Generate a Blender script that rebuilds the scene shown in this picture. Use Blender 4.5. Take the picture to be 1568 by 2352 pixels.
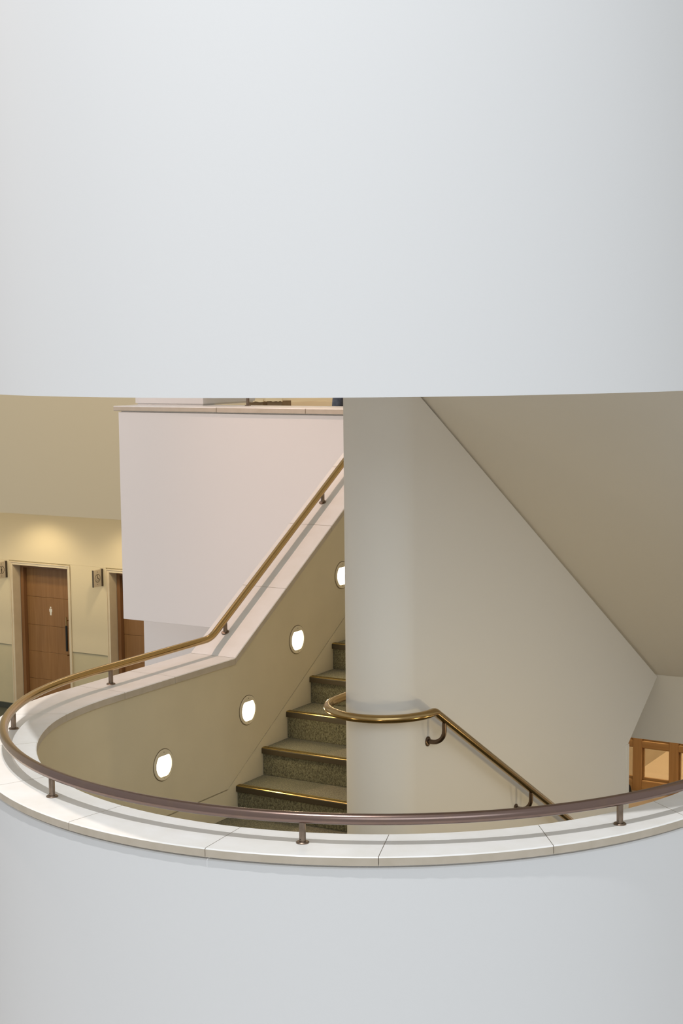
import bpy, bmesh, math, random
from math import sin, cos, tan, radians, degrees, pi, hypot, atan2, sqrt
from mathutils import Vector, Matrix
random.seed(7)
for o in list(bpy.data.objects): bpy.data.objects.remove(o)
SC = bpy.context.scene
COL = SC.collection

# ------------------------------------------------------------------ camera
# plan units: X to the right, Y away along the stair, Z relative to the eye; one unit is S metres.
S = 1.08
ZC = 4.65 * S                       # eye height above the lowest floor
F_PX, PITCH, ROLL, YAW = 3585.653, 0.106205, -0.009740, 0.535775
def T(x, y, z): return Vector((S * x, S * y, S * z + ZC))
fw = Vector((-sin(YAW) * cos(PITCH), cos(YAW) * cos(PITCH), -sin(PITCH)))
rt0 = Vector((cos(YAW), sin(YAW), 0)); up0 = rt0.cross(fw)
rt = rt0 * cos(ROLL) + up0 * sin(ROLL); up = up0 * cos(ROLL) - rt0 * sin(ROLL)
cam = bpy.data.cameras.new('camera'); cam_o = bpy.data.objects.new('camera', cam); COL.objects.link(cam_o)
cam.sensor_fit = 'HORIZONTAL'; cam.sensor_width = 36.0; cam.lens = 36.0 * F_PX / 1568.0
cam.clip_start = 0.05; cam.clip_end = 200
M = Matrix((rt, up, -fw)).transposed().to_4x4(); M.translation = T(0, 0, 0); cam_o.matrix_world = M
SC.camera = cam_o
SC.view_settings.view_transform = 'Standard'; SC.view_settings.look = 'None'
SC.view_settings.exposure = 0.0; SC.view_settings.gamma = 1.0; SC.view_settings.use_curve_mapping = False

# ------------------------------------------------------------------ light
W = bpy.data.worlds.new('world'); SC.world = W; W.use_nodes = True
bg = W.node_tree.nodes['Background']; bg.inputs[0].default_value = (0.98, 0.98, 0.975, 1); bg.inputs[1].default_value = 0.53

def aim(o, src, dst):
    o.location = src; o.rotation_euler = (dst - src).to_track_quat('-Z', 'Y').to_euler()
def area(name, src, dst, sx, sy, power, col):
    l = bpy.data.lights.new(name, 'AREA'); l.shape = 'RECTANGLE'; l.size = sx; l.size_y = sy; l.energy = power; l.color = col
    o = bpy.data.objects.new(name, l); COL.objects.link(o); aim(o, src, dst); return o
def spot(name, src, dst, power, col, angle, blend=0.6, size=0.08):
    l = bpy.data.lights.new(name, 'SPOT'); l.energy = power; l.color = col; l.spot_size = radians(angle); l.spot_blend = blend
    l.shadow_soft_size = size
    o = bpy.data.objects.new(name, l); COL.objects.link(o); aim(o, src, dst); return o
# glazed roof of the atrium, above and behind the photographer
area('skylight', T(7.5, -7.5, 6.0), T(-2.4, 5.0, -0.8), 14.0, 8.0, 840, (0.78, 0.90, 1.0))
# ceiling spotlights over the stair
spot('ceiling_spot', T(-3.2, 1.5, 8.5), T(-3.3, 4.9, -1.7), 2600, (0.98, 0.985, 1.0), 34, 0.6, 0.10)
spot('ceiling_spot', T(-5.0, 4.35, 6.0), T(-4.7, 4.9, -1.7), 1000, (1.0, 0.84, 0.72), 34, 0.7, 0.06)
spot('ceiling_spot', T(-8.4, 7.0, 5.6), T(-5.1, 7.9, -1.2), 1220, (1.0, 0.68, 0.54), 40, 0.7, 0.05)
spot('ceiling_spot', T(-9.6, 3.6, 3.6), T(-7.0, 9.3, -1.0), 780, (1.0, 0.74, 0.63), 36, 0.8, 0.08)
spot('ceiling_spot', T(-10.5, 8.5, 4.5), T(-12.0, 13.6, -1.0), 560, (1.0, 0.84, 0.62), 75, 0.8, 0.2)  # added fill spot that brightens the bulkhead, no fixture known
# corridor downlights in front of the doors
for x in (-13.2, -11.7, -14.9):
    spot('corridor_downlight', T(x, 14.30, -1.95), T(x, 14.75, -4.2), 30, (1.0, 0.82, 0.54), 125, 0.7, 0.05)
area('corridor_fill', T(-13, 13.95, -1.93), T(-13, 14.6, -3.6), 6.0, 0.3, 30, (1.0, 0.85, 0.60))  # added fill that brightens the corridor wall, no such fitting known
# lamps of the hall behind the timber screen and of the upper floor
area('hall_lamp', T(-5.0, 16.4, -2.0), T(-5.0, 16.6, -4.6), 1.4, 1.0, 70, (1.0, 0.84, 0.62))
area('lobby_lamp', T(-4.2, 13.2, -2.1), T(-4.4, 14.2, -4.6), 1.2, 0.8, 30, (1.0, 0.84, 0.62))
area('upper_lamp', T(-7.6, 11.6, 2.4), T(-7.6, 12.6, -1.0), 2.0, 1.0, 45, (1.0, 0.86, 0.68))

# ------------------------------------------------------------------ materials
def mat(name, col, rough=0.6, metal=0.0, spec=0.5, noise=None, bump=None, emit=None, coat=0.0):
    """noise=(scale, other colour, detail, contrast); bump=(scale, strength, distance)"""
    m = bpy.data.materials.new(name); m.use_nodes = True; nt = m.node_tree; b = nt.nodes['Principled BSDF']
    b.inputs['Base Color'].default_value = (*col, 1); b.inputs['Roughness'].default_value = rough
    b.inputs['Metallic'].default_value = metal; b.inputs['Specular IOR Level'].default_value = spec
    b.inputs['Coat Weight'].default_value = coat
    tc = nt.nodes.new('ShaderNodeNewGeometry')
    if noise:
        n = nt.nodes.new('ShaderNodeTexNoise'); n.inputs['Scale'].default_value = noise[0]; n.inputs['Detail'].default_value = noise[2]
        nt.links.new(tc.outputs['Position'], n.inputs['Vector'])
        r = nt.nodes.new('ShaderNodeValToRGB'); k = noise[3]
        r.color_ramp.elements[0].position = 0.5 - k; r.color_ramp.elements[1].position = 0.5 + k
        r.color_ramp.elements[0].color = (*col, 1); r.color_ramp.elements[1].color = (*noise[1], 1)
        nt.links.new(n.outputs['Fac'], r.inputs['Fac']); nt.links.new(r.outputs['Color'], b.inputs['Base Color'])
    if bump:
        n = nt.nodes.new('ShaderNodeTexNoise'); n.inputs['Scale'].default_value = bump[0]; n.inputs['Detail'].default_value = 4
        nt.links.new(tc.outputs['Position'], n.inputs['Vector'])
        bp = nt.nodes.new('ShaderNodeBump'); bp.inputs['Strength'].default_value = bump[1]; bp.inputs['Distance'].default_value = bump[2]
        nt.links.new(n.outputs['Fac'], bp.inputs['Height']); nt.links.new(bp.outputs['Normal'], b.inputs['Normal'])
    if emit:
        b.inputs['Emission Color'].default_value = (*emit[0], 1); b.inputs['Emission Strength'].default_value = emit[1]
    return m
def wood_mat(name, c1, c2, axis='Z', rough=0.45):
    m = bpy.data.materials.new(name); m.use_nodes = True; nt = m.node_tree; b = nt.nodes['Principled BSDF']
    g = nt.nodes.new('ShaderNodeNewGeometry'); mp = nt.nodes.new('ShaderNodeMapping')
    mp.inputs['Scale'].default_value = {'Z': (28, 28, 1.6), 'X': (1.6, 28, 28)}[axis]
    n = nt.nodes.new('ShaderNodeTexNoise'); n.inputs['Scale'].default_value = 1.0; n.inputs['Detail'].default_value = 5; n.inputs['Distortion'].default_value = 0.6
    r = nt.nodes.new('ShaderNodeValToRGB'); r.color_ramp.elements[0].position = 0.3; r.color_ramp.elements[1].position = 0.7
    r.color_ramp.elements[0].color = (*c1, 1); r.color_ramp.elements[1].color = (*c2, 1)
    nt.links.new(g.outputs['Position'], mp.inputs['Vector']); nt.links.new(mp.outputs['Vector'], n.inputs['Vector'])
    nt.links.new(n.outputs['Fac'], r.inputs['Fac']); nt.links.new(r.outputs['Color'], b.inputs['Base Color'])
    b.inputs['Roughness'].default_value = rough
    return m
def carpet_mat():
    m = bpy.data.materials.new('ribbed_carpet'); m.use_nodes = True; nt = m.node_tree; b = nt.nodes['Principled BSDF']
    g = nt.nodes.new('ShaderNodeNewGeometry')
    mp = nt.nodes.new('ShaderNodeMapping'); mp.inputs['Scale'].default_value = (210, 130, 110)
    n = nt.nodes.new('ShaderNodeTexNoise'); n.inputs['Scale'].default_value = 1.0; n.inputs['Detail'].default_value = 3
    w = nt.nodes.new('ShaderNodeTexWave'); w.wave_type = 'BANDS'; w.bands_direction = 'X'; w.inputs['Scale'].default_value = 34; w.inputs['Distortion'].default_value = 2.5; w.inputs['Detail'].default_value = 2; w.inputs['Detail Scale'].default_value = 30
    mx = nt.nodes.new('ShaderNodeMath'); mx.operation = 'MULTIPLY_ADD'; mx.inputs[1].default_value = 0.15
    r = nt.nodes.new('ShaderNodeValToRGB'); r.color_ramp.elements[0].position = 0.34; r.color_ramp.elements[1].position = 0.86
    r.color_ramp.elements[0].color = (0.032, 0.031, 0.020, 1); r.color_ramp.elements[1].color = (0.30, 0.275, 0.165, 1)
    bp = nt.nodes.new('ShaderNodeBump'); bp.inputs['Strength'].default_value = 0.8; bp.inputs['Distance'].default_value = 0.004
    L = nt.links.new
    L(g.outputs['Position'], mp.inputs['Vector']); L(mp.outputs['Vector'], n.inputs['Vector']); L(g.outputs['Position'], w.inputs['Vector'])
    L(w.outputs['Fac'], mx.inputs[0]); L(n.outputs['Fac'], mx.inputs[2]); L(mx.outputs[0], r.inputs['Fac'])
    L(r.outputs['Color'], b.inputs['Base Color']); L(mx.outputs[0], bp.inputs['Height']); L(bp.outputs['Normal'], b.inputs['Normal'])
    b.inputs['Roughness'].default_value = 0.95; b.inputs['Specular IOR Level'].default_value = 0.1
    b.inputs['Sheen Weight'].default_value = 0.15
    return m
def rail_mat():
    """polished brass along the stair, brown patina with cool reflections put into its colour along the curved front"""
    m = bpy.data.materials.new('worn_brass_rail'); m.use_nodes = True; nt = m.node_tree; b = nt.nodes['Principled BSDF']
    L = nt.links.new
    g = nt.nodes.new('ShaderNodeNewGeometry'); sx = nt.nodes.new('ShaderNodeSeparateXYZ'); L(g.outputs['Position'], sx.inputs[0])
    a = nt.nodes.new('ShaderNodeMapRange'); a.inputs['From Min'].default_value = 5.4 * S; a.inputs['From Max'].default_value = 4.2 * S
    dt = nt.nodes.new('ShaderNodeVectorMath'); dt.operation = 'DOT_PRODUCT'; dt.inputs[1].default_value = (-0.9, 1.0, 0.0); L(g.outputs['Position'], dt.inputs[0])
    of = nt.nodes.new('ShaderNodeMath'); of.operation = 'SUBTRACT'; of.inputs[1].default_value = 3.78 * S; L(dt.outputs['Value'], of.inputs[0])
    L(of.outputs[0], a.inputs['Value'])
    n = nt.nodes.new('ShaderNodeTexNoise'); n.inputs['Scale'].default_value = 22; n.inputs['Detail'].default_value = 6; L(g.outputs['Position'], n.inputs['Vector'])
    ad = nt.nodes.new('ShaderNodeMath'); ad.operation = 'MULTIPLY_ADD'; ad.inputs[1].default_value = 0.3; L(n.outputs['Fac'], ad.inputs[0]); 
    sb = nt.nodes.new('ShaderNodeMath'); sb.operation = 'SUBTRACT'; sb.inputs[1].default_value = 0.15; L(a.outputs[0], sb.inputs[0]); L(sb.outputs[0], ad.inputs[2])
    r = nt.nodes.new('ShaderNodeValToRGB'); r.color_ramp.elements[0].color = (0.50, 0.34, 0.145, 1); r.color_ramp.elements[1].color = (0.25, 0.175, 0.15, 1)  # front tone holds tarnish and the cooler reflections there
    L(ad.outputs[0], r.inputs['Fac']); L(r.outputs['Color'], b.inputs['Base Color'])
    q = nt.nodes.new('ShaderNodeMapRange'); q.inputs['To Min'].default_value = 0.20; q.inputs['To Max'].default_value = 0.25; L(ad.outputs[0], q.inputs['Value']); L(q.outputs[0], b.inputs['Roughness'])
    b.inputs['Metallic'].default_value = 1.0
    return m
M_WHITE = mat('white_paint', (0.83, 0.83, 0.83), 0.7, spec=0.2, bump=(260, 0.06, 0.002))
M_CREAM = mat('cream_plaster', (0.76, 0.67, 0.48), 0.75, spec=0.2, noise=(3, (0.71, 0.625, 0.445), 3, 0.25), bump=(240, 0.10, 0.002))
M_SOFFIT = mat('soffit_paint', (0.83, 0.77, 0.66), 0.75, spec=0.2)
M_SPINE = mat('warm_white_paint', (0.83, 0.795, 0.73), 0.7, spec=0.2, bump=(260, 0.06, 0.002))
M_PINK = mat('pale_paint', (0.82, 0.80, 0.78), 0.7, spec=0.2, bump=(260, 0.06, 0.002))
M_STONE_EDGE = mat('shaded_limestone_edge', (0.62, 0.545, 0.45), 0.7, spec=0.2, noise=(14, (0.54, 0.47, 0.37), 7, 0.25))  # beige edge stone, darkened further to hold the shade inside the drum
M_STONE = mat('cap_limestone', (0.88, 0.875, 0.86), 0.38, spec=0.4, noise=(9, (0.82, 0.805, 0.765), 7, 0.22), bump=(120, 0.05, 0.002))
M_STONE2 = mat('frame_limestone', (0.76, 0.65, 0.46), 0.6, noise=(8, (0.70, 0.59, 0.41), 6, 0.25))
M_GREENSTONE = mat('streaked_dado', (0.64, 0.55, 0.34), 0.5, noise=(5, (0.58, 0.51, 0.32), 5, 0.3))
M_WALLWARM = mat('warm_wall_paint', (0.72, 0.62, 0.42), 0.75, spec=0.2, bump=(200, 0.06, 0.002))
M_FASCIA = mat('olive_cream_paint', (0.70, 0.60, 0.42), 0.75, spec=0.2)
M_CARPET = carpet_mat()
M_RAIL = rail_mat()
M_BRASS = mat('brass', (0.47, 0.325, 0.135), 0.2, 1.0, noise=(14, (0.40, 0.275, 0.13), 5, 0.3))
M_POST = mat('bronze_post', (0.29, 0.225, 0.175), 0.38, 1.0, noise=(40, (0.21, 0.16, 0.12), 6, 0.2))
M_BRACKET = mat('dark_bronze_bracket', (0.15, 0.105, 0.075), 0.35, 1.0)
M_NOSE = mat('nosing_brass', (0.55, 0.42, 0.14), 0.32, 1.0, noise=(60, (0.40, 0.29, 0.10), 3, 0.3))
M_NOSED = mat('nosing_dark_face', (0.045, 0.032, 0.014), 0.55, 0.0)  # brass front painted dark for the dark carpet it would reflect
M_DARK = mat('dark_gap', (0.05, 0.042, 0.03), 0.8)
M_GAP_SHADE = mat('lamp_gap_shade', (0.22, 0.17, 0.10), 0.8)  # dark ring painted as the shadow in the gap around the trim
M_TRIM = mat('lamp_trim', (0.80, 0.71, 0.53), 0.5)
M_LENS = mat('lit_lens', (1, 1, 1), 0.5, emit=((1.0, 0.92, 0.70), 5.0))
M_HOOD = mat('lamp_hood', (0.9, 0.82, 0.55), 0.4, emit=((1.0, 0.86, 0.55), 0.7))
M_DOOR = wood_mat('door_veneer', (0.27, 0.13, 0.042), (0.34, 0.175, 0.062))
M_JAMB = wood_mat('jamb_veneer', (0.22, 0.105, 0.040), (0.29, 0.14, 0.055))
M_OAK = wood_mat('screen_timber', (0.46, 0.235, 0.075), (0.56, 0.30, 0.105))
M_OAKH = wood_mat('screen_timber_rail', (0.46, 0.235, 0.075), (0.58, 0.315, 0.11), 'X')
M_BLACK = mat('black_grip', (0.012, 0.014, 0.012), 0.4)
M_SIGN = mat('brushed_sign', (0.60, 0.52, 0.40), 0.5, 0.15)
M_INK = mat('sign_ink', (0.06, 0.045, 0.03), 0.7)
M_DARKEDGE = mat('sign_edge', (0.055, 0.04, 0.025), 0.6)
M_FLOORD = mat('dark_floor', (0.06, 0.065, 0.05), 0.5)
M_FLOORG = mat('grey_stone_floor', (0.76, 0.75, 0.74), 0.5)
M_FLOORT = mat('tan_floor', (0.66, 0.49, 0.30), 0.45, noise=(2, (0.60, 0.44, 0.26), 4, 0.3))
M_MAT = mat('grey_brown_mat', (0.20, 0.15, 0.11), 0.9, bump=(300, 0.5, 0.003))
M_HALL = mat('hall_plaster', (0.78, 0.62, 0.40), 0.7)
M_HALLD = mat('hall_stone', (0.58, 0.46, 0.28), 0.7, noise=(6, (0.50, 0.39, 0.23), 5, 0.3))
M_GLASS = bpy.data.materials.new('clear_glass'); M_GLASS.use_nodes = True
_nt = M_GLASS.node_tree; _nt.nodes.clear()
_o = _nt.nodes.new('ShaderNodeOutputMaterial'); _t = _nt.nodes.new('ShaderNodeBsdfTransparent'); _g = _nt.nodes.new('ShaderNodeBsdfGlossy'); _m = _nt.nodes.new('ShaderNodeMixShader')
_t.inputs[0].default_value = (0.95, 0.95, 0.92, 1); _g.inputs['Roughness'].default_value = 0.02; _m.inputs[0].default_value = 0.06
_nt.links.new(_t.outputs[0], _m.inputs[1]); _nt.links.new(_g.outputs[0], _m.inputs[2]); _nt.links.new(_m.outputs[0], _o.inputs[0])
M_DENIM = mat('blue_denim', (0.085, 0.11, 0.16), 0.9, noise=(30, (0.14, 0.17, 0.23), 5, 0.2))
M_TROUSER = mat('grey_trousers', (0.22, 0.21, 0.25), 0.9)
M_SKIN = mat('skin', (0.62, 0.42, 0.33), 0.5)
M_HAIR = mat('dark_hair', (0.03, 0.02, 0.015), 0.6)
M_CARD = mat('brown_board', (0.24, 0.16, 0.09), 0.8, noise=(12, (0.19, 0.13, 0.07), 4, 0.3))
M_PAPER = mat('cream_paper', (0.80, 0.68, 0.46), 0.8)

# ------------------------------------------------------------------ mesh helpers
def tag(o, label=None, cat=None, group=None, kind=None):
    if label: o['label'] = label
    if cat: o['category'] = cat
    if group: o['group'] = group
    if kind: o['kind'] = kind
    return o
def empty(name, loc):
    o = bpy.data.objects.new(name, None); COL.objects.link(o); o.location = loc; o.empty_display_size = 0.1; return o
def wloc(o):
    v = Vector(o.location)
    while o.parent: o = o.parent; v += o.location
    return v
class G:
    """collects world-space geometry for one mesh object"""
    def __init__(s): s.v = []; s.f = []; s.smooth = []
    def add(s, vs, fs, smooth=False):
        b = len(s.v); s.v += [Vector(v) for v in vs]; s.f += [[b + i for i in f] for f in fs]; s.smooth += [smooth] * len(fs); return s
    def box(s, x0, x1, y0, y1, z0, z1, bev=0.0):
        a, b = T(x0, y0, z0), T(x1, y1, z1); bm = bmesh.new(); bmesh.ops.create_cube(bm, size=1)
        for v in bm.verts: v.co = Vector(((a.x + b.x) / 2 + v.co.x * (b.x - a.x), (a.y + b.y) / 2 + v.co.y * (b.y - a.y), (a.z + b.z) / 2 + v.co.z * (b.z - a.z)))
        if bev: bmesh.ops.bevel(bm, geom=bm.edges[:], offset=bev * S, segments=1, affect='EDGES')
        bmesh.ops.recalc_face_normals(bm, faces=bm.faces[:])
        s.add([v.co.copy() for v in bm.verts], [[v.index for v in f.verts] for f in bm.faces]); bm.free(); return s
    def rings(s, rings, closed=True, caps=True, smooth=False, loop=False):
        n = len(rings[0]); vs = [p for r in rings for p in r]; fs = []
        m = len(rings)
        for i in range(m if loop else m - 1):
            for j in range(n if closed else n - 1):
                a, b = i * n + j, i * n + (j + 1) % n; c, d = ((i + 1) % m) * n + (j + 1) % n, ((i + 1) % m) * n + j
                fs.append([a, b, c, d])
        s.add(vs, fs, smooth)
        if caps and not loop:
            s.add(rings[0], [list(range(n))[::-1]]); s.add(rings[-1], [list(range(n))])
        return s
    def prism_yz(s, poly, x0, x1, bev=0):
        return s.rings([[T(x0, y, z) for y, z in poly], [T(x1, y, z) for y, z in poly]])
    def prism_xz(s, poly, y0, y1):
        return s.rings([[T(x, y0, z) for x, z in poly], [T(x, y1, z) for x, z in poly]])
    def prism_xy(s, poly, z0, z1):
        return s.rings([[T(x, y, z0) for x, y in poly], [T(x, y, z1) for x, y in poly]])
    def tube(s, pts, r, n=20, caps=True):
        """world-space points, radius in metres"""
        rings = []; pts = [Vector(p) for p in pts]; nrm = None
        for i, p in enumerate(pts):
            t = ((pts[min(i + 1, len(pts) - 1)] - p).normalized() + (p - pts[max(i - 1, 0)]).normalized()).normalized()
            if nrm is None:
                nrm = (Vector((0, 0, 1)) if abs(t.z) < 0.9 else Vector((1, 0, 0))); 
            nrm = (nrm - t * nrm.dot(t)).normalized(); bn = t.cross(nrm)
            rings.append([p + nrm * (r * cos(2 * pi * k / n)) + bn * (r * sin(2 * pi * k / n)) for k in range(n)])
        s.rings(rings, smooth=True, caps=caps); return s
    def lathe(s, c, axis, prof, n=32):
        """c world point, axis vector, prof [(radius m, height m)]"""
        ax = Vector(axis).normalized(); u = (Vector((0, 0, 1)) if abs(ax.z) < 0.9 else Vector((1, 0, 0))).cross(ax).normalized(); w = ax.cross(u)
        s.rings([[Vector(c) + ax * h + u * (r * cos(2 * pi * k / n)) + w * (r * sin(2 * pi * k / n)) for k in range(n)] for r, h in prof], smooth=True); return s
    def build(s, name, m, parent=None, origin=None, sharp=0.6, m2=None, pick=None):
        if parent is not None: org = wloc(parent); 
        elif origin is not None: org = Vector(origin)
        else:
            xs = [v.x for v in s.v]; ys = [v.y for v in s.v]; org = Vector(((min(xs) + max(xs)) / 2, (min(ys) + max(ys)) / 2, min(v.z for v in s.v)))
        me = bpy.data.meshes.new(name); me.from_pydata([v - org for v in s.v], [], s.f)
        bm = bmesh.new(); bm.from_mesh(me); bmesh.ops.remove_doubles(bm, verts=bm.verts[:], dist=1e-5); bmesh.ops.recalc_face_normals(bm, faces=bm.faces[:])
        for f in bm.faces: f.smooth = any(s.smooth)
        if any(s.smooth):
            for e in bm.edges:
                e.smooth = not (len(e.link_faces) == 2 and e.calc_face_angle(0) > sharp)
        if m2 is not None:
            for f in bm.faces: f.material_index = 1 if pick(f.normal, f.calc_center_median() + org) else 0
        bm.to_mesh(me); bm.free(); me.materials.append(m)
        if m2 is not None: me.materials.append(m2)
        o = bpy.data.objects.new(name, me); COL.objects.link(o)
        if parent is not None: o.parent = parent
        else: o.location = org
        return o
def struct(o, label=None): o['kind'] = 'structure'; (label and o.__setitem__('label', label)); return o

# ------------------------------------------------------------------ plan of the stair drum
LAND, UPPER = -2.609, -1.352                       # half landing, upper floor (relative to the eye)
RISE, RUN = 0.1574, 0.2641
def sm(t): t = max(0, min(1, t)); return t * t * (3 - 2 * t)
def plan(kind, st, off=0.0):
    """outline of the stair drum: st = ('L', y) | ('C', angle) | ('R', y); off > 0 moves away from the well"""
    k, a = st
    cx, cy, r = {'outer': (-3.3825, 5.949, 1.7204), 'inner': (-3.3756, 6.019, 1.5265), 'rail': (-3.3847, 6.0544, 1.6816)}[kind]
    rl = {'outer': 1.7975, 'inner': 1.4965, 'rail': 1.6703}[kind]
    if k == 'L': return (cx - rl - off, a)
    if k == 'R': return (cx + r + off, a)
    rr = r + (rl - r) * sm((232 - a) / 46.0 if kind == 'outer' else (205 - a) / 25.0) + off
    return (cx + rr * cos(radians(a)), cy + rr * sin(radians(a)))
def ztop(st, k1=7.035, k2=6.55, base=-1.72):
    k, a = st
    if k == 'L' and a > k1: return base + 0.598 * (a - k1)
    if k == 'R' and a > k2: return base - 0.596 * (a - k2)
    return base
def skirt(st):
    k, a = st
    if k == 'L' and a > 6.96: return -2.455 + 0.597 * (a - 6.96)
    if k == 'R' and a > 6.55: return -2.455 - 0.596 * (a - 6.55)
    return -2.455
def floorz(st):
    k, a = st
    if k == 'L' and a > 7.04: return LAND + 0.55 * (a - 7.04)
    if k == 'R' and a > 6.45: return LAND - 0.596 * (a - 6.45) - 0.15
    return LAND - 0.02
def stations(y_left=9.25, y_right=9.6, step=3):
    L = [y_left, 8.6, 8.088, 7.564, 7.035, 6.96, 6.48, 6.1]
    return [('L', y) for y in L] + [('C', a) for a in range(180, 361, step)] + [('R', y) for y in (6.1, 6.3, 6.45, 6.55, 7.5, 8.5, y_right)]
SEGS = stations()
def P(kind, st, off, z): x, y = plan(kind, st, off); return T(x, y, z)

# ---- lower parapet
g = G(); rings = []
for st in SEGS:
    z = ztop(st); b = -4.65
    rings.append([P('outer', st, -0.010, b), P('outer', st, -0.010, z - 0.0465), P('outer', st, -0.0145, z - 0.042), P('outer', st, -0.028, z - 0.042), P('outer', st, -0.028, z - 0.030),
                  P('inner', st, 0.028, z - 0.030), P('inner', st, 0.028, b)])
g.rings(rings, smooth=True)
wall_front = struct(g.build('wall_front', M_WHITE, sharp=0.3), 'curved white parapet wall sweeping round the stair landing')
g = G(); g.rings([[P('inner', st, 0.012, skirt(st) + 0.006), P('inner', st, 0.012, ztop(st) - 0.040), P('inner', st, 0.0285, ztop(st) - 0.040), P('inner', st, 0.0285, skirt(st) + 0.006)] for st in SEGS], smooth=True)
g.build('plaster_lining', M_CREAM, wall_front, sharp=0.3)['label'] = 'cream plaster lining on the inside of the parapet'
g = G(); g.rings([[P('inner', st, 0.012, floorz(st)), P('inner', st, 0.012, skirt(st) - 0.001), P('inner', st, 0.0285, skirt(st) - 0.001), P('inner', st, 0.0285, floorz(st))] for st in SEGS], smooth=True)
struct(g.build('baseboard_left', M_CREAM, sharp=0.3), 'cream skirting following the carpeted steps')
JOINTS = [('L', 9.25), ('L', 8.612), ('L', 8.088), ('L', 7.564), ('L', 7.035), ('L', 6.48), ('L', 6.06)] + [('C', a) for a in (197.5, 217.8, 238.9, 259.4, 279.9, 300.2, 320.8, 341.3)] + [('R', 6.1), ('R', 6.55), ('R', 7.3), ('R', 8.0), ('R', 8.7), ('R', 9.4)]
def between(a, b):
    if a[0] == b[0]:
        n = max(1, int(abs(a[1] - b[1]) / (2.2 if a[0] == 'C' else 2.0)))
        return [(a[0], a[1] + (b[1] - a[1]) * i / n) for i in range(n + 1)]
    if a[0] == 'L': return [a] + [('C', 180 + (b[1] - 180) * i / 8) for i in range(9)]
    return [('C', a[1] + (360 - a[1]) * i / 8) for i in range(9)] + [b]
def trim_st(st, d):
    if st[0] == 'C': return ('C', st[1] + degrees(d / 1.6))
    return ('L', st[1] - d) if st[0] == 'L' else ('R', st[1] + d)
for a, b in zip(JOINTS[:-1], JOINTS[1:]):
    g = G(); rr = []
    for st in between(trim_st(a, 0.0012), trim_st(b, -0.0012)):
        z = ztop(st); e = 0.004
        rr.append([P('outer', st, 0, z - 0.031), P('outer', st, 0, z - e), P('outer', st, -e, z), P('inner', st, e, z), P('inner', st, 0, z - e), P('inner', st, 0, z - 0.036), P('inner', st, 0.028, z - 0.036), P('inner', st, 0.03, z - 0.031)])
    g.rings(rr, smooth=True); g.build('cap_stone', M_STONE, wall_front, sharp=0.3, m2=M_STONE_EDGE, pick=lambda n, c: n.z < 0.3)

# ---- upper parapet (same drum, one storey up) with its landing slab
TOPS = 1.9
g = G(); US = [('L', 6.6), ('L', 6.1)] + [('C', a) for a in range(180, 361, 3)] + [('R', 6.1), ('R', 6.6)]
g.rings([[P('outer', st, -0.008, -0.17), P('outer', st, -0.008, TOPS), P('inner', st, 0.012, TOPS), P('inner', st, 0.012, -0.17)] for st in US], smooth=True)
wall_upper = struct(g.build('wall_upper', M_WHITE, sharp=0.3), 'large smooth white curved parapet of the floor above')
g = G(); poly = [plan('inner', st, 0.0125) for st in US]
poly = [poly[0]] + poly[1:]
g.prism_xy(poly, -0.17, 0.10); struct(g.build('ceiling', M_SPINE), 'flat underside of the upper landing')

# ---- next flight up, above the carpeted flight
g = G(); g.prism_yz([(6.62, -0.17), (6.95, -0.17), (9.4, 1.30), (9.4, 1.62), (6.62, 0.10)], plan('inner', ('L', 7), 0.0)[0], -3.69)
struct(g.build('ceiling_upper_flight', M_SPINE), 'underside of the next flight above the carpeted steps')
g = G(); g.prism_yz([(6.605, -0.17), (6.95, -0.17), (9.4, 1.30), (9.4, 3.0), (6.605, 1.9)], plan('outer', ('L', 7), -0.01)[0], plan('inner', ('L', 7), 0.001)[0])
struct(g.build('wall_upper_flight', M_WHITE), 'parapet of the next flight above')

g = G(); g.prism_yz([(6.61, -0.50), (9.593, -2.24), (9.593, -0.55), (6.61, 1.30)], -1.85, -1.672)
struct(g.build('wall_sloping', M_WHITE), 'sloping parapet on the outer side of the upper right flight')
# ---- middle (spine) wall between the two flights
XL, XR, YE, RE = -3.675, -3.325, 6.262, 0.175
SOF0, SOF1 = (6.222, -0.1715), (9.593, -2.1415)      # sloping soffit line on the spine face
def soff(y): return SOF1[1] + (y - SOF1[0]) * (SOF0[1] - SOF1[1]) / (SOF0[0] - SOF1[0])
def spine(inset, drop, zb, yfar_cut=True):
    g = G(); xc = (XL + XR) / 2; r = RE - inset
    nose = [(xc + r * cos(radians(a)), YE + r * sin(radians(a))) for a in range(360, 179, -6)]
    # nose: vertical half cylinder up to the flat landing soffit
    pr = nose; top = -0.1715 - (drop if drop else 0)
    g.rings([[T(x, y, zb) for x, y in pr] + [T(XL + inset, 6.5, zb), T(XR - inset, 6.5, zb)],
             [T(x, y, min(top, soff(y) - drop if y > 6.222 else top)) for x, y in pr] + [T(XL + inset, 6.5, soff(6.5) - drop), T(XR - inset, 6.5, soff(6.5) - drop)]], smooth=True)
    prof = [(6.5, zb), (9.02, zb), (9.02, -2.4997), (9.593 - drop, -2.1415 - drop), (6.5, soff(6.5) - drop)]
    g.prism_yz(prof, XL + inset, XR - inset)
    return g
wall_mid = struct(spine(0, 0.010, -4.65).build('wall_middle', M_SPINE, sharp=0.5), 'tall rounded-end wall between the two stair flights')
spine(0.022, 0.0, -4.6).build('shadow_gap', M_SPINE, wall_mid, sharp=0.5)
g = G(); g.box(-3.40, -3.318, 9.0205, 9.06, -4.65, -2.475); struct(g.build('trim_1', M_SPINE), 'thin pale edge strip closing the end of the middle wall')

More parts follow.
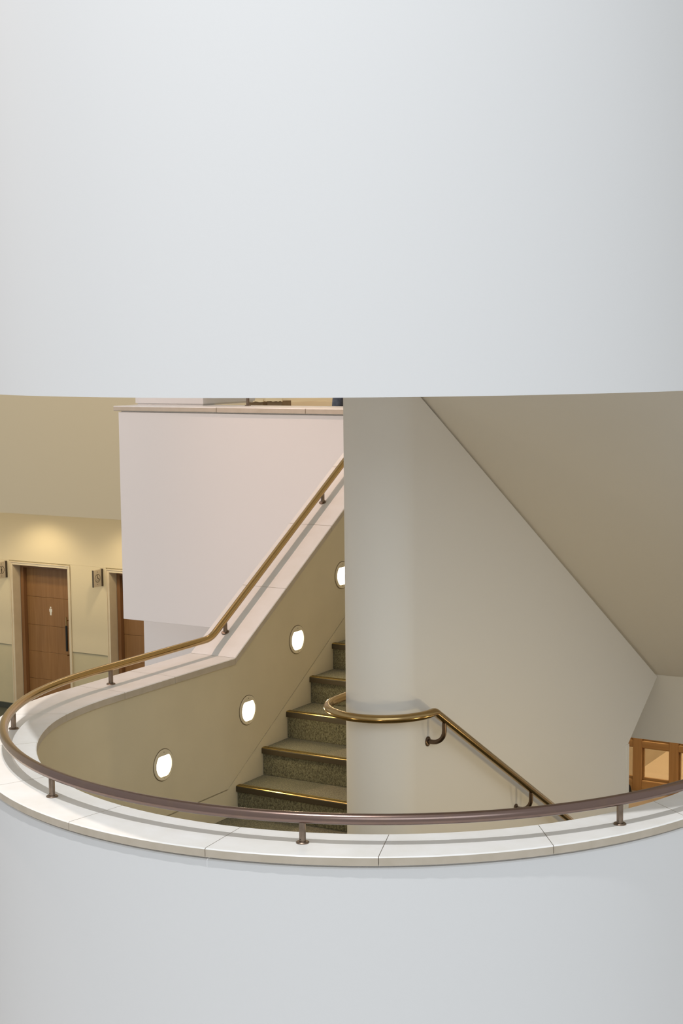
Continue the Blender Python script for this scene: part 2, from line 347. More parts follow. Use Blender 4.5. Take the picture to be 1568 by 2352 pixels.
# ---- sloping soffit of the flight above, upper floor slab edge beam
g = G(); g.prism_yz([(6.222, -0.1705), (9.593, -2.1405), (9.593, -1.60), (6.222, 0.28)], XL + 0.01, -1.852)
struct(g.build('ceiling_slope', M_SOFFIT), 'sloping underside of the upper stair flight')
g = G(); g.box(-4.85, 2.5, 9.594, 9.95, -2.578, -1.80); struct(g.build('trim_2', M_SOFFIT), 'beige edge beam of the upper floor right of the middle wall')
g = G(); g.box(-7.47, 2.5, 9.96, 13.58, -2.05, UPPER); g.box(-7.47, -4.89, 9.62, 9.96, -2.05, UPPER); g.box(-9.4, -7.47, 12.2, 13.58, -2.0, UPPER); g.box(-4.87, -3.69, 8.90, 9.96, -1.80, UPPER - 0.003)
struct(g.build('floor_upper', M_FASCIA), 'upper floor slab behind the balcony')

# ------------------------------------------------------------------ stairs
def landing():
    g = G(); poly = [(plan('inner', ('L', 7.05), 0.012))] + [plan('inner', ('C', a), 0.012) for a in range(180, 361, 4)] + [(-1.84, 6.45), (XR + 0.003, 6.45)]
    poly += [((XL + XR) / 2 + (RE - 0.02) * cos(radians(a)), YE + (RE - 0.02) * sin(radians(a))) for a in range(360, 179, -20)] + [(XL - 0.003, 7.05)]
    g.prism_xy(poly, LAND - 0.25, LAND); return g
struct(landing().build('floor_landing', M_CARPET), 'dark green carpeted half landing inside the parapet')
def step_mesh(x0, x1):
    g = G(); g.box(x0, x1, 0.010, RUN + 0.030, -RISE, 0.0, 0.003); return g
def nose_mesh(x0, x1):
    g = G()
    pr = [(0.040, 0.0005), (0.040, 0.004), (0.004, 0.004), (-0.001, 0.0015), (-0.003, -0.003), (-0.003, -0.030), (0.0105, -0.030), (0.0105, 0.0005)]
    g.prism_yz(pr, x0, x1)
    for k in range(3): g.box(x0, x1, 0.010 + k * 0.009, 0.014 + k * 0.009, 0.004, 0.0052)
    return g
def flight(label, x0, x1, nos, slab):
    e = empty('staircase', T((x0 + x1) / 2, nos[0][0], min(n[1] for n in nos) - RISE)); tag(e, label, 'staircase')
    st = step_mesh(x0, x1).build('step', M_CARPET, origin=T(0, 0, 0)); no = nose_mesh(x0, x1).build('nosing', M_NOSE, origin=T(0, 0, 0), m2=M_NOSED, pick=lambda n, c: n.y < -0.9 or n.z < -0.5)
    for i, (y, z) in enumerate(nos):
        a = st if i == 0 else st.copy(); b = no if i == 0 else no.copy()
        if i: COL.objects.link(a); COL.objects.link(b)
        a.parent = e; a.location = T(0, y, z) - e.location
        b.parent = a; b.location = (0, 0, 0)
    g = G(); g.prism_yz(slab, x0, x1); sl = g.build('slab', M_CREAM, e)
    return e
UPN = [(7.038 + RUN * i, -2.4516 + RISE * i) for i in range(8)]
flight('carpeted upper flight with brass nosings climbing beside the lamps', -4.882, XL - 0.002, UPN,
       [(7.052, LAND - 0.02), (7.052 + RUN * 7, LAND + RISE * 6.6), (9.55, LAND + RISE * 6.6), (9.55, -2.20), (7.052, -3.72)])
DNN = [(6.45 + RUN * j, LAND - RISE * j) for j in range(1, 13)]
flight('lower carpeted flight going down below the wall handrail', XR + 0.003, -1.842, DNN, [(6.47, LAND - RISE - 0.16), (6.47 + RUN * 12, LAND - RISE * 13 - 0.002), (6.47, LAND - RISE * 13 - 0.002)])

# ------------------------------------------------------------------ parapet handrail
def round_path(pts, r, n=7):
    out = [Vector(pts[0])]
    for a, b, c in zip(pts[:-2], pts[1:-1], pts[2:]):
        a, b, c = Vector(a), Vector(b), Vector(c); d1, d2 = (a - b), (c - b); rr = min(r, d1.length * 0.45, d2.length * 0.45)
        p, q = b + d1.normalized() * rr, b + d2.normalized() * rr
        for i in range(n + 1):
            t = i / n; out.append(p * (1 - t) ** 2 + b * 2 * t * (1 - t) + q * t * t)
    return out + [Vector(pts[-1])]
RZ = -1.63
def railz(st): return ztop(st, 7.06, 6.58, RZ)
RR = 0.0200 * S
hr = empty('handrail', T(-3.3847, 4.37, -1.72)); tag(hr, 'long brown-brass tube handrail on short posts around the curved parapet', 'handrail')
rp = round_path([P('rail', st, 0, railz(st)) for st in (('L', 9.2), ('L', 7.06), ('L', 6.1))], 0.06)[:-1]
rp += [P('rail', ('L', 6.3), 0, RZ), P('rail', ('L', 6.1), 0, RZ)] + [P('rail', ('C', a), 0, RZ) for a in range(180, 361, 2)]
rp += round_path([P('rail', st, 0, railz(st)) for st in (('R', 6.1), ('R', 6.58), ('R', 9.3))], 0.06)
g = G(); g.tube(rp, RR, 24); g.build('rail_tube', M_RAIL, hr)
# one post with its flange, copied along the rail
pst = G().lathe(T(0, 0, 0), (0, 0, 1), [(0.0118 * S, 0.0), (0.0118 * S, 0.076 * S)], 20).build('post', M_POST, origin=T(0, 0, 0))
flg = G().lathe(T(0, 0, 0), (0, 0, 1), [(0.0232 * S, -0.001), (0.0232 * S, 0.003 * S), (0.020 * S, 0.0055 * S), (0.0118 * S, 0.006 * S)], 24).build('flange', M_POST, origin=T(0, 0, 0))
scr = G().lathe(T(0, 0, 0), (0, -1, 0), [(0.0022 * S, 0), (0.0018 * S, 0.0014 * S)], 8).build('screw', M_DARK, origin=T(0, 0, 0))
first = True
def post(parent, p, tilt=0.0, length=1.0, face=0.0):
    global first
    a, b, c = (pst, flg, scr) if first else (pst.copy(), flg.copy(), scr.copy())
    if not first:
        for o in (a, b, c): COL.objects.link(o)
    first = False
    a.parent = parent; a.location = Vector(p) - wloc(parent); a.scale = (1, 1, length)
    b.parent = a; b.location = (0, 0, 0); b.rotation_euler = (tilt, 0, 0)
    c.parent = a; c.location = (0.0118 * S * sin(face), -0.0116 * S * cos(face), 0.014 * S); c.rotation_euler = (0, 0, face)
for a in (209.6, 249.6, 289.6, 329.7):
    ang = {209.6: degrees(atan2(5.222 - 6.0544, -4.8421 + 3.3847)) % 360, 249.6: degrees(atan2(4.4743 - 6.0544, -3.9698 + 3.3847)) % 360,
           289.6: degrees(atan2(4.471 - 6.0544, -2.8245 + 3.3847)) % 360, 329.7: degrees(atan2(5.199 - 6.0544, -1.9366 + 3.3847)) % 360}[a]
    post(hr, P('rail', ('C', ang), 0, -1.72), face=-0.2)
post(hr, P('rail', ('L', 6.176), 0, -1.72))
for y in (7.205, 8.285): post(hr, P('rail', ('L', y), 0, ztop(('L', y))), tilt=math.atan(0.598), length=0.86)
for y in (6.2, 7.2, 8.3): post(hr, P('rail', ('R', y), 0, ztop(('R', y))), tilt=(-math.atan(0.596) if y > 6.55 else 0), length=0.86)

# ------------------------------------------------------------------ wall handrail wrapped around the middle wall
wh = empty('wall_handrail', T(-3.5, 6.262, -1.68)); tag(wh, 'brass handrail bracketed to the beige wall and wrapping its rounded end', 'handrail')
WZ, WR, WXC, WYC = -1.68, 0.262, -3.498, 6.262
path = round_path([T(WXC - WR, 8.7, WZ + 0.596 * (8.7 - 6.75)), T(WXC - WR, 6.75, WZ), T(WXC - WR, 6.30, WZ)], 0.05)[:-1]
path += [T(WXC + WR * cos(radians(a)), WYC + WR * sin(radians(a)), WZ) for a in range(180, 352, 5)]
path += round_path([T(WXC + WR * cos(radians(352)), WYC + WR * sin(radians(352)), WZ), T(WXC + WR, WYC + 0.012, WZ), T(WXC + WR, 9.0, WZ - 0.5875 * (9.0 - WYC - 0.012))], 0.030, 6)[1:]
G().tube(path, 0.0198 * S, 24).build('rail_tube', M_BRASS, wh)
def bracket(side, y, z):
    """side +1: face with the descending rail; the arm drops from the rail and curves back to the wall"""
    xr = WXC + WR * side; xw = XR if side > 0 else XL; d = xw - xr
    pts = [T(xr, y, z - 0.012)] + [T(xr, y, z - 0.055)]
    pts += [T(xr + d * 0.66 * (1 - cos(radians(t))), y, z - 0.055 - 0.060 * sin(radians(t))) for t in range(15, 91, 15)]
    pts += [T(xw, y, z - 0.115)]
    b = G().tube(pts, 0.0110 * S, 16).build('bracket', M_BRACKET, wh)
    G().lathe(T(xw, y, z - 0.115), (side, 0, 0), [(0.0235 * S, 0.0), (0.0235 * S, 0.005 * S), (0.019 * S, 0.008 * S), (0.0110 * S, 0.0085 * S)], 24).build('rosette', M_BRACKET, b)
def wz(y): return WZ - 0.5875 * (y - WYC - 0.012)
for y in (6.370, 7.37, 8.4): bracket(1, y, wz(y))
for y in (6.48, 7.6): bracket(-1, y, WZ + (0.596 * (y - 6.75) if y > 6.75 else 0))

# ------------------------------------------------------------------ round wall lamps
XWALL = plan('inner', ('L', 7), 0.012)[0]
lamp_labels = ['lowest round recessed wall lamp, set apart above the landing', 'second round wall lamp from the landing, above the lowest steps',
               'third round wall lamp climbing beside the stair', 'highest round wall lamp, cut close by the middle wall edge']
LAMPS = [(6.376, -2.1704), (7.167, -2.0431), (7.6954, -1.7278), (8.2227, -1.4121)]
def wall_lamp(c, nrm, lab, pw=None):
    e = empty('wall_lamp', c); tag(e, lab, 'lamp', 'round lamps on the stair wall')
    R0 = 0.0865 * S; RO = 0.0660 * S; n = 48
    zt, zb = 0.050 * S, -0.060 * S; N = Vector(nrm).normalized(); U = Vector((0, 0, 1)).cross(N)
    def at(h, u, z): return c + N * h + U * u + Vector((0, 0, z))
    def ring(r, h): return [at(h, r * cos(2 * pi * k / n), r * sin(2 * pi * k / n)) for k in range(n)]
    def hole(h, s=1.0): return [at(h, RO * s * cos(2 * pi * k / n), max(min(RO * s * sin(2 * pi * k / n), zt * s), zb * s)) for k in range(n)]
    g = G(); g.rings([ring(R0, 0.0), ring(R0, 0.002), ring(R0 - 0.005, 0.002), ring(R0 - 0.005, 0.0)], loop=True, smooth=True, caps=False); g.build('gap_shade', M_GAP_SHADE, e)
    g = G(); g.rings([ring(R0 - 0.0045, 0.0), ring(R0 - 0.0045, 0.006), ring(R0 - 0.007, 0.008), hole(0.008), hole(0.0)], loop=True, smooth=True, caps=False)
    g.build('trim_ring', M_TRIM, e, sharp=0.4)
    g = G(); g.add(hole(0.003, 0.999), [list(range(n))]); g.add(hole(0.001, 0.999), [list(range(n))[::-1]]); g.build('lens', M_LENS, e)
    for sgn in (1, -1):
        g = G(); g.lathe(at(0.008, 0, sgn * 0.0685 * S), N, [(0.0028, 0), (0.0024, 0.001)], 10); g.build('screw', M_DARK, e)
    l = bpy.data.lights.new('lamp_glow', 'AREA'); l.shape = 'DISK'; l.size = 0.11; l.energy = LAMP_W if pw is None else pw; l.color = (1.0, 0.80, 0.48)
    lo = bpy.data.objects.new('lamp_glow', l); COL.objects.link(lo); aim(lo, at(0.012, 0, 0), at(1, 0, -0.1))
LAMP_W = 2.4
for lab, (y, z) in zip(lamp_labels, LAMPS): wall_lamp(T(XWALL, y, z), (1, 0, 0), lab)
# unseen lamps behind the coping, hinted by rail glints, added to light the spine
for st, z, lab in ((('C', 236), -2.17, 'unseen round wall lamp inside the curved parapet, left of its front, behind the coping'), (('C', 292), -2.17, 'unseen round wall lamp inside the curved parapet front, behind the coping'),
                   (('R', 6.25), -2.17, 'unseen round wall lamp inside the parapet right of the landing, behind the coping'), (('R', 7.2), -2.60, 'unseen round wall lamp beside the lower flight, behind the coping'), (('R', 8.3), -3.2, 'unseen added round wall lamp low beside the foot of the lower flight, behind the coping')):
    x, y = plan('inner', st, 0.012); a = radians(st[1]) if st[0] == 'C' else 0
    wall_lamp(T(x, y, z), (-cos(a), -sin(a), 0), lab, 2.9 if st[0] == 'R' else 1.2)

# ------------------------------------------------------------------ balcony block opposite the stair
g = G(); g.box(-7.473, -4.90, 9.30, 9.60, -2.066, -0.483, 0.002); g.box(-7.455, -4.90, 9.315, 9.60, -0.483, -0.474)
wb = struct(g.build('wall_balcony', M_PINK), 'pale pinkish balcony wall block with stone coping')
for x0, x1 in ((-7.512, -6.56), (-6.557, -5.80), (-5.797, -4.90)):
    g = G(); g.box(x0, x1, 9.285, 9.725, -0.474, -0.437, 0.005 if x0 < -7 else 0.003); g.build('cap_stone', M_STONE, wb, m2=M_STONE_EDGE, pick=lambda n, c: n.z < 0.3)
g = G(); g.box(-7.50, -6.885, 9.572, 10.25, -0.437, -0.425); g.box(-7.512, -6.873, 9.56, 10.26, -0.425, 2.0)
struct(g.build('wall_pillar', M_PINK), 'square pale pillar standing on the balcony coping')
bh = empty('balcony_handrail', T(-6.51, 9.62, -0.437)); tag(bh, 'bronze balcony rail on a single visible post above the pale block', 'handrail')
G().tube([T(-6.86, 9.62, -0.347), T(-4.95, 9.62, -0.347)], RR, 16).build('rail_tube', M_RAIL, bh)
post(bh, T(-6.51, 9.62, -0.437)); post(bh, T(-5.2, 9.62, -0.437))
g = G(); g.box(-8.06, -4.9, 10.3, 10.9, -4.65, -2.068); struct(g.build('wall_recess', M_PINK), 'shaded wall set back under the pale balcony block')

# ------------------------------------------------------------------ far wall with the two timber doors
YD = 14.95
OP1, OP2 = (-13.793, -12.878), (-12.210, -11.295)
HEAD = -2.757
g = G()
for x0, x1, z0 in ((-17.5, OP1[0] - 0.045, -4.65), (OP1[1] + 0.045, OP2[0] - 0.045, -4.65), (OP2[1] + 0.045, -7.2, -4.65)): g.box(x0, x1, YD, YD + 0.35, z0, -1.6)
for a, b in (OP1, OP2): g.box(a - 0.045, b + 0.045, YD, YD + 0.35, HEAD + 0.045, -1.6)
wall_back = struct(g.build('wall_back', M_GREENSTONE), 'warm lit corridor wall with two timber doors')
for x0, x1 in ((-17.5, -13.850), (-12.832, -12.262), (-11.24, -7.3)):
    g = G(); g.box(x0, x1, YD - 0.012, YD - 0.0005, -3.806, -2.700, 0.002); g.build('wall_panel', M_WALLWARM, wall_back)
g = G(); g.box(-17.5, -7.3, YD - 0.012, YD - 0.0005, -2.699, -1.60); g.build('wall_panel', M_WALLWARM, wall_back)
for x0, x1 in ((-17.5, OP1[0] - 0.05), (OP1[1] + 0.05, OP2[0] - 0.05), (OP2[1] + 0.05, -7.2)):
    g = G(); g.box(x0, x1, YD - 0.02, YD - 0.0005, -4.65, -4.58, 0.002); struct(g.build('baseboard_back', M_FLOORD), 'dark skirting along the corridor wall')
def make_door(name, op, label):
    a, b = op; e = empty(name, T((a + b) / 2, YD, -4.65)); struct(e, label)
    for x0, x1 in ((a - 0.043, a), (b, b + 0.043)):
        g = G(); g.box(x0, x1, YD - 0.018, YD + 0.125, -4.65, HEAD + 0.043, 0.003); g.box(x0 if x0 < a else x1 - 0.012, x0 + 0.012 if x0 < a else x1, YD - 0.026, YD - 0.018, -4.65, HEAD + 0.043); g.build('stone_frame', M_STONE2, e)
    g = G(); g.box(a, b, YD - 0.018, YD + 0.125, HEAD, HEAD + 0.043, 0.003); g.box(a - 0.03, b + 0.03, YD - 0.026, YD - 0.018, HEAD + 0.031, HEAD + 0.043); g.build('stone_lintel', M_STONE2, e)
    for x0, x1 in ((a + 0.0005, a + 0.05), (b - 0.05, b - 0.0005)):
        g = G(); g.box(x0, x1, YD + 0.1255, YD + 0.23, -4.65, HEAD - 0.0005, 0.003); g.build('timber_jamb', M_JAMB, e)
    g = G(); g.box(a + 0.05, b - 0.05, YD + 0.1255, YD + 0.23, HEAD - 0.05, HEAD - 0.0005, 0.003); g.build('timber_head', M_JAMB, e)
    g = G(); g.box(a + 0.052, b - 0.052, YD + 0.20, YD + 0.235, -4.64, HEAD - 0.052); leaf = g.build('door_leaf', M_DOOR, e)
    zs = [HEAD - 0.054, -3.187, -3.557, -3.905, -4.265, -4.638]
    for z1, z0 in zip(zs[:-1], zs[1:]):
        g = G(); g.box(a + 0.054, b - 0.054, YD + 0.186, YD + 0.1995, z0 + 0.0015, z1 - 0.0015, 0.002); g.build('panel', M_DOOR, leaf)
    xh = b - 0.165
    hg = G(); hg.tube([T(xh + 0.02, YD + 0.17, -3.945), T(xh + 0.02, YD + 0.17, -3.42)], 0.006, 10)
    for z in (-3.90, -3.45): hg.tube([T(xh + 0.02, YD + 0.186, z), T(xh, YD + 0.13, z)], 0.007, 8)
    hd = hg.build('pull_handle', M_BRASS, e)
    G().tube([T(xh, YD + 0.13, -3.845), T(xh, YD + 0.13, -3.515)], 0.016, 14).build('grip', M_BLACK, hd)
    G().tube([T(xh, YD + 0.13, -3.514), T(xh, YD + 0.13, -3.405)], 0.013, 14).build('grip_end', M_BRASS, hd)
    return e, leaf
d1, leaf1 = make_door('door_1', OP1, 'timber restroom door with white figure sign and black pull handle')
d2, leaf2 = make_door('door_2', OP2, 'timber door half hidden by the pale balcony block')
# white standing figure on the first door
fx, fy = -13.345, YD + 0.1845
g = G(); g.prism_xz([(fx - 0.024, -3.328), (fx + 0.024, -3.328), (fx + 0.024, -3.366), (fx + 0.016, -3.368), (fx + 0.011, -3.414), (fx - 0.011, -3.414), (fx - 0.016, -3.368), (fx - 0.024, -3.366)], fy, fy + 0.0014)
g.rings([[T(fx + 0.012 * cos(k * pi / 6), fy, -3.312 + 0.012 * sin(k * pi / 6)) for k in range(12)], [T(fx + 0.012 * cos(k * pi / 6), fy + 0.0014, -3.312 + 0.012 * sin(k * pi / 6)) for k in range(12)]])
g.build('figure_sign', mat('white_vinyl', (0.85, 0.80, 0.68), 0.6), leaf1)['label'] = 'white figure pictogram'

def flag_sign(x, label, kind):
    """plate standing out at right angles from the wall"""
    y1, y0 = YD - 0.012, YD - 0.19; z1, z0 = -2.716, -2.927
    e = empty('restroom_sign', T(x, YD, z0)); tag(e, label, 'sign', 'flag signs between the doors')
    G().box(x - 0.010, x + 0.010, y0, y1 - 0.03, z0, z1, 0.002).build('plate', M_SIGN, e)
    G().box(x - 0.014, x + 0.016, y1 - 0.03, y1, z0 - 0.002, z1 + 0.002, 0.002).build('wall_channel', M_DARKEDGE, e)
    G().box(x - 0.011, x + 0.011, y0 - 0.006, y0 - 0.0005, z0, z1, 0.001).build('edge_strip', M_DARKEDGE, e)
    xc = x + 0.0103; cy, cz = (y0 + y1 - 0.03) / 2, (z0 + z1) / 2; n = 28; r1, r2 = 0.052, 0.0455
    def pt(yy, zz, h): return T(xc + h, cy + yy, cz + zz)
    g = G(); rg = lambda r, h: [pt(r * cos(2 * pi * k / n), r * sin(2 * pi * k / n), h) for k in range(n)]
    g.rings([rg(r1, 0), rg(r1, 0.0008), rg(r2, 0.0008), rg(r2, 0)], loop=True, caps=False); g.build('circle', M_INK, e)
    def bar(g, a, b, w):
        d = Vector((b[0] - a[0], b[1] - a[1])); q = Vector((-d.y, d.x)).normalized() * w / 2
        c = [(a[0] + q.x, a[1] + q.y), (b[0] + q.x, b[1] + q.y), (b[0] - q.x, b[1] - q.y), (a[0] - q.x, a[1] - q.y)]
        g.rings([[pt(y, z, 0) for y, z in c], [pt(y, z, 0.0009) for y, z in c]])
    def dot(g, yy, zz, r): g.rings([[pt(yy + r * cos(k * pi / 6), zz + r * sin(k * pi / 6), h) for k in range(12)] for h in (0, 0.0009)])
    g = G()
    if kind == 'man':
        dot(g, 0, 0.031, 0.008); bar(g, (0, 0.020), (0, -0.008), 0.020); bar(g, (-0.005, -0.006), (-0.004, -0.036), 0.007); bar(g, (0.005, -0.006), (0.004, -0.036), 0.007)
    else:
        dot(g, -0.006, 0.033, 0.007); bar(g, (-0.006, 0.026), (-0.002, 0.000), 0.011); bar(g, (-0.002, 0.002), (0.018, -0.003), 0.009); bar(g, (0.016, -0.002), (0.032, -0.022), 0.008)
        for k in range(9):
            t0, t1 = radians(170 + k * 20), radians(170 + (k + 1) * 20)
            bar(g, (0.0 + 0.022 * cos(t0), -0.014 + 0.022 * sin(t0)), (0.0 + 0.022 * cos(t1), -0.014 + 0.022 * sin(t1)), 0.004)
    g.build('pictogram', M_INK, e)
    for s in (1, -1):
        g = G(); dot(g, 0, s * 0.077, 0.0055); g.build('screw', M_INK, e)
flag_sign(-12.318, 'small metal flag sign with wheelchair symbol between the two doors', 'wheel')
flag_sign(-13.896, 'small metal flag sign with figure symbol at left picture edge', 'man')

# bulkhead in front of the corridor and upper floor back wall
g = G(); g.box(-24, 6.0, 13.6, 13.75, -1.905, 9.0); struct(g.build('wall_fascia', M_FASCIA), 'olive cream bulkhead above the corridor')
g = G(); g.box(-18, -7.3, 13.75, 14.93, -1.905, -1.80); struct(g.build('ceiling_corridor', M_FASCIA), 'corridor ceiling behind the bulkhead')
# things on the upper floor behind the coping
e = empty('counter', T(-8.9, 12.9, UPPER)); tag(e, 'long cream counter behind the balcony coping', 'counter')
G().box(-9.35, -8.25, 12.75, 13.15, UPPER, -0.655).build('counter_body', M_HALLD, e); G().box(-9.38, -8.22, 12.72, 13.18, -0.655, -0.625, 0.004).build('counter_top', M_PAPER, e)
def ragged(x0, x1, y0, y1, z, amp, seed):
    random.seed(seed); g = G(); n = 9; fr = [(x0 + (x1 - x0) * i / n, z - amp * random.random()) for i in range(n + 1)]
    g.prism_xz([(x0, z + 0.02), (x1, z + 0.02)] + fr[::-1], y0, y1); return g
for x0, x1, z1, lab in ((-8.66, -8.47, -0.540, 'low brown block with ragged cream top, nearer the balcony post'), (-8.42, -8.25, -0.530, 'low brown block with ragged cream top, nearer the person')):
    e = empty('display_block', T((x0 + x1) / 2, 12.82, -0.625)); tag(e, lab, 'block', 'brown blocks on the counter')
    G().box(x0, x1, 12.78, 12.95, -0.625, z1, 0.002).build('block_body', M_CARD, e)
    ragged(x0 - 0.01, x1 + 0.01, 12.765, 12.78, z1 + 0.004, 0.012, int(-x0 * 100)).build('paper_edge', M_PAPER, e)
g = G(); g.prism_xz([(-8.70, -1.352), (-7.0, -1.352), (-7.0, -0.552), (-8.33, -0.556), (-8.70, -0.582)], 13.45, 13.598); struct(g.build('wall_dado', M_HALL), 'low warm stone dado on the upper back wall')

# ------------------------------------------------------------------ person at the balcony
PB = T(-6.10, 10.62, UPPER)
def skin(name, m, parent, V, Ed, root=0, sub=2):
    me = bpy.data.meshes.new(name); me.from_pydata([Vector(v[:3]) for v in V], Ed, []); o = bpy.data.objects.new(name, me); COL.objects.link(o); o.parent = parent
    o.modifiers.new('skin', 'SKIN'); 
    if not me.skin_vertices: me.attributes
    for i, v in enumerate(V):
        r = v[3]; me.skin_vertices[0].data[i].radius = (r, r) if not isinstance(r, tuple) else r
    me.skin_vertices[0].data[root].use_root = True
    sb = o.modifiers.new('subsurf', 'SUBSURF'); sb.levels = sub; sb.render_levels = sub
    o.modifiers['skin'].use_smooth_shade = True; me.materials.append(m); return o
per = empty('person', PB); tag(per, 'person in blue denim jacket behind the balcony coping', 'person')
def chain(V, Ed, start, pts):
    p = start
    for q in pts: V.append(q); Ed.append((p, len(V) - 1)); p = len(V) - 1
    return p
V = [(0, 0, 0.95, 0.13)]; Ed = []
neck = chain(V, Ed, 0, [(0, 0.01, 1.12, 0.115), (0, 0.01, 1.30, 0.135), (0, 0.02, 1.40, 0.10), (0, 0.01, 1.47, 0.052)])
chain(V, Ed, neck, [(0, -0.01, 1.53, 0.06), (0, -0.02, 1.60, 0.083), (0, -0.015, 1.67, 0.072)])
for sx in (-1, 1):
    chain(V, Ed, 0, [(sx * 0.09, 0, 0.86, 0.085), (sx * 0.10, -0.01, 0.50, 0.058), (sx * 0.10, 0.02, 0.10, 0.040), (sx * 0.105, -0.03, 0.05, 0.038), (sx * 0.11, -0.15, 0.035, 0.028)])
    w = chain(V, Ed, 3, [(sx * 0.17, 0.02, 1.40, 0.058), (sx * 0.235, 0.04, 1.12, 0.042), (sx * 0.245, -0.02, 0.90, 0.030), (sx * 0.245, -0.035, 0.86, 0.028), (sx * 0.245, -0.05, 0.81, 0.030)])
    for k, ln in enumerate((0.075, 0.085, 0.08, 0.062)):
        dx = (k - 1.5) * 0.020
        chain(V, Ed, w, [(sx * 0.245, -0.055 + dx, 0.780, 0.0095), (sx * 0.243, -0.060 + dx, 0.780 - ln * 0.5, 0.009), (sx * 0.232, -0.062 + dx, 0.780 - ln * 0.9, 0.008)])
    chain(V, Ed, w - 1, [(sx * 0.240, -0.078, 0.835, 0.011), (sx * 0.234, -0.098, 0.805, 0.010), (sx * 0.230, -0.104, 0.780, 0.009)])
skin('body', M_SKIN, per, V, Ed)
V = [(0, 0, 0.93, 0.155)]; Ed = []
n_ = chain(V, Ed, 0, [(0, 0.01, 1.12, 0.140), (0, 0.01, 1.30, 0.155), (0, 0.02, 1.41, 0.110), (0, 0.015, 1.455, 0.068)])
for sx in (-1, 1): chain(V, Ed, 3, [(sx * 0.18, 0.02, 1.40, 0.075), (sx * 0.24, 0.04, 1.12, 0.064), (sx * 0.248, -0.02, 0.90, 0.050)])
skin('jacket', M_DENIM, per, V, Ed)
V = [(0, 0, 0.93, 0.145)]; Ed = []
for sx in (-1, 1): chain(V, Ed, 0, [(sx * 0.09, 0, 0.84, 0.098), (sx * 0.10, -0.01, 0.50, 0.075), (sx * 0.10, 0.02, 0.11, 0.062)])
skin('trousers', M_TROUSER, per, V, Ed)
for sx in (-1, 1): skin('shoe', M_BLACK, per, [(sx * 0.10, 0.03, 0.055, 0.050), (sx * 0.105, -0.06, 0.045, 0.045), (sx * 0.11, -0.17, 0.036, 0.034)], [(0, 1), (1, 2)])
skin('hair', M_HAIR, per, [(0, 0.03, 1.60, 0.078), (0, 0.01, 1.68, 0.085), (0, -0.03, 1.72, 0.05)], [(0, 1), (1, 2)])
hb = PB
for sx in (-1, 1): G().lathe(hb + Vector((sx * 0.031, -0.098, 1.60)), (0, -1, 0), [(0.001, -0.012), (0.010, -0.006), (0.011, 0.0), (0.007, 0.005), (0.001, 0.007)], 12).build('eye', M_HAIR, per)
G().lathe(hb + Vector((0, -0.098, 1.575)), (0, -0.8, -0.35), [(0.014, -0.01), (0.012, 0.006), (0.006, 0.018), (0.001, 0.022)], 12).build('nose', M_SKIN, per)
G().tube([hb + Vector((-0.024, -0.094, 1.540)), hb + Vector((0, -0.100, 1.538)), hb + Vector((0.024, -0.094, 1.540))], 0.006, 8).build('mouth', mat('lips', (0.45, 0.2, 0.17), 0.5), per)
for sx in (-1, 1): G().lathe(hb + Vector((sx * 0.078, -0.01, 1.595)), (sx, 0, 0), [(0.012, -0.01), (0.026, 0.0), (0.022, 0.010), (0.008, 0.012)], 14).build('ear', M_SKIN, per)

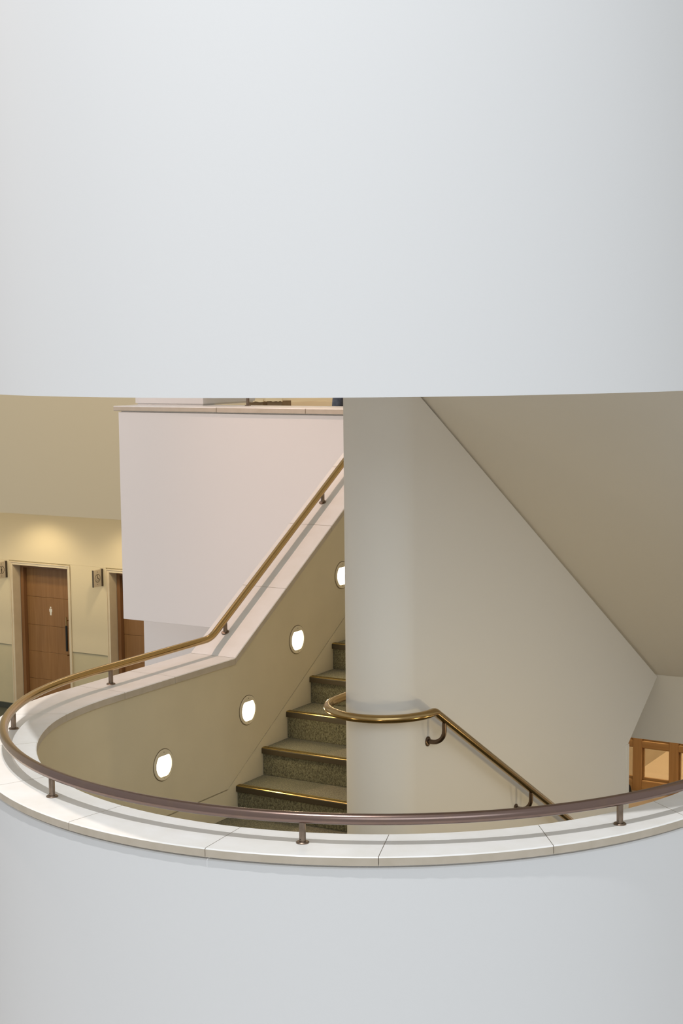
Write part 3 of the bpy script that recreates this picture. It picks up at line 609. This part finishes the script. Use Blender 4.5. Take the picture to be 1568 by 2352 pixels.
# ------------------------------------------------------------------ timber glazed screen at the lower right
YS = 15.25
e = empty('glazed_screen', T(-5.0, YS, -4.65)); tag(e, 'honey timber glazed screen with square panes at lower right', 'screen')
XS = [-6.66 + 0.3905 * i for i in range(8)]         # stile centres
ZS = [-4.150 + 0.384 * i for i in range(4)]
for x in XS:
    G().box(x - 0.046, x + 0.046, YS - 0.03, YS + 0.05, -4.65, -2.60, 0.004).build('stile', M_OAK, e)
for xa, xb in zip(XS[:-1], XS[1:]):
    G().box(xa + 0.0465, xb - 0.0465, YS - 0.028, YS + 0.048, -4.65, -4.535, 0.004).build('bottom_rail', M_OAKH, e)
    zl = -4.535
    for z in ZS + [-2.62]:
        if z in ZS: G().box(xa + 0.0465, xb - 0.0465, YS - 0.028, YS + 0.048, z - 0.034, z + 0.034, 0.004).build('rail', M_OAKH, e)
        top = z - 0.034; p = G(); p.box(xa + 0.047, xb - 0.047, YS + 0.008, YS + 0.013, zl + 0.0005, top - 0.0005); pane = p.build('pane', M_GLASS, e)
        bd = G(); w = 0.016
        bd.box(xa + 0.047, xb - 0.047, YS + 0.0135, YS + 0.040, zl + 0.0005, zl + w + 0.012, 0.002); bd.box(xa + 0.047, xb - 0.047, YS + 0.0135, YS + 0.040, top - w, top - 0.0005, 0.002)
        bd.box(xa + 0.047, xa + 0.047 + w, YS + 0.0135, YS + 0.040, zl + w + 0.0125, top - w - 0.0005, 0.002); bd.box(xb - 0.047 - w, xb - 0.047, YS + 0.0135, YS + 0.040, zl + w + 0.0125, top - w - 0.0005, 0.002)
        bd.build('bead', M_OAKH, e); zl = z + 0.034
G().box(XS[0] - 0.1, XS[-1] + 0.1, YS - 0.05, YS + 0.07, -2.60, -2.50, 0.004).build('head_rail', M_OAKH, e)
g = G(); g.box(-8.5, -2.5, 18.2, 18.4, -4.65, -1.5); struct(g.build('wall_hall', M_HALLD), 'stone wall of the hall behind the timber screen')
g = G(); g.box(-5.988, -5.738, 15.33, 18.19, -4.65, -1.5); struct(g.build('wall_hall_side', M_HALLD), 'stone side wall of the hall seen through the panes')
# small dark door stop on the floor by the wall end
e = empty('door_stop', T(-5.56, 15.12, -4.65)); tag(e, 'small dark rubber door stop on the floor at the screen foot', 'door stop')
G().lathe(T(-5.56, 15.12, -4.65), (0, 0, 1), [(0.055, 0), (0.05, 0.05), (0.035, 0.085), (0.02, 0.095)], 16).build('rubber_dome', M_BLACK, e)
G().lathe(T(-5.56, 15.12, -4.65), (0, 0, 1), [(0.062, 0.0), (0.062, 0.008), (0.055, 0.010)], 16).build('base_plate', M_POST, e)

# ------------------------------------------------------------------ lowest floor
g = G(); g.box(-18, -8.2, 12.0, 15.3, -4.75, -4.65); struct(g.build('floor', M_FLOORD), 'dark corridor floor')
g = G(); g.box(-18, 5.0, -8, 12.0, -4.75, -4.65); struct(g.build('floor_atrium', M_FLOORG), 'pale grey atrium floor far below the parapet')
g = G(); g.box(-8.2, 5.0, 12.0, 18.4, -4.75, -4.65); struct(g.build('floor_hall', M_FLOORT), 'tan floor in front of the timber screen')
g = G(); g.box(-6.3, -3.2, 13.5, 14.57, -4.65, -4.641, 0.002); tag(g.build('floor_mat', M_MAT), 'grey-brown entrance mat lying on the tan floor', 'mat')
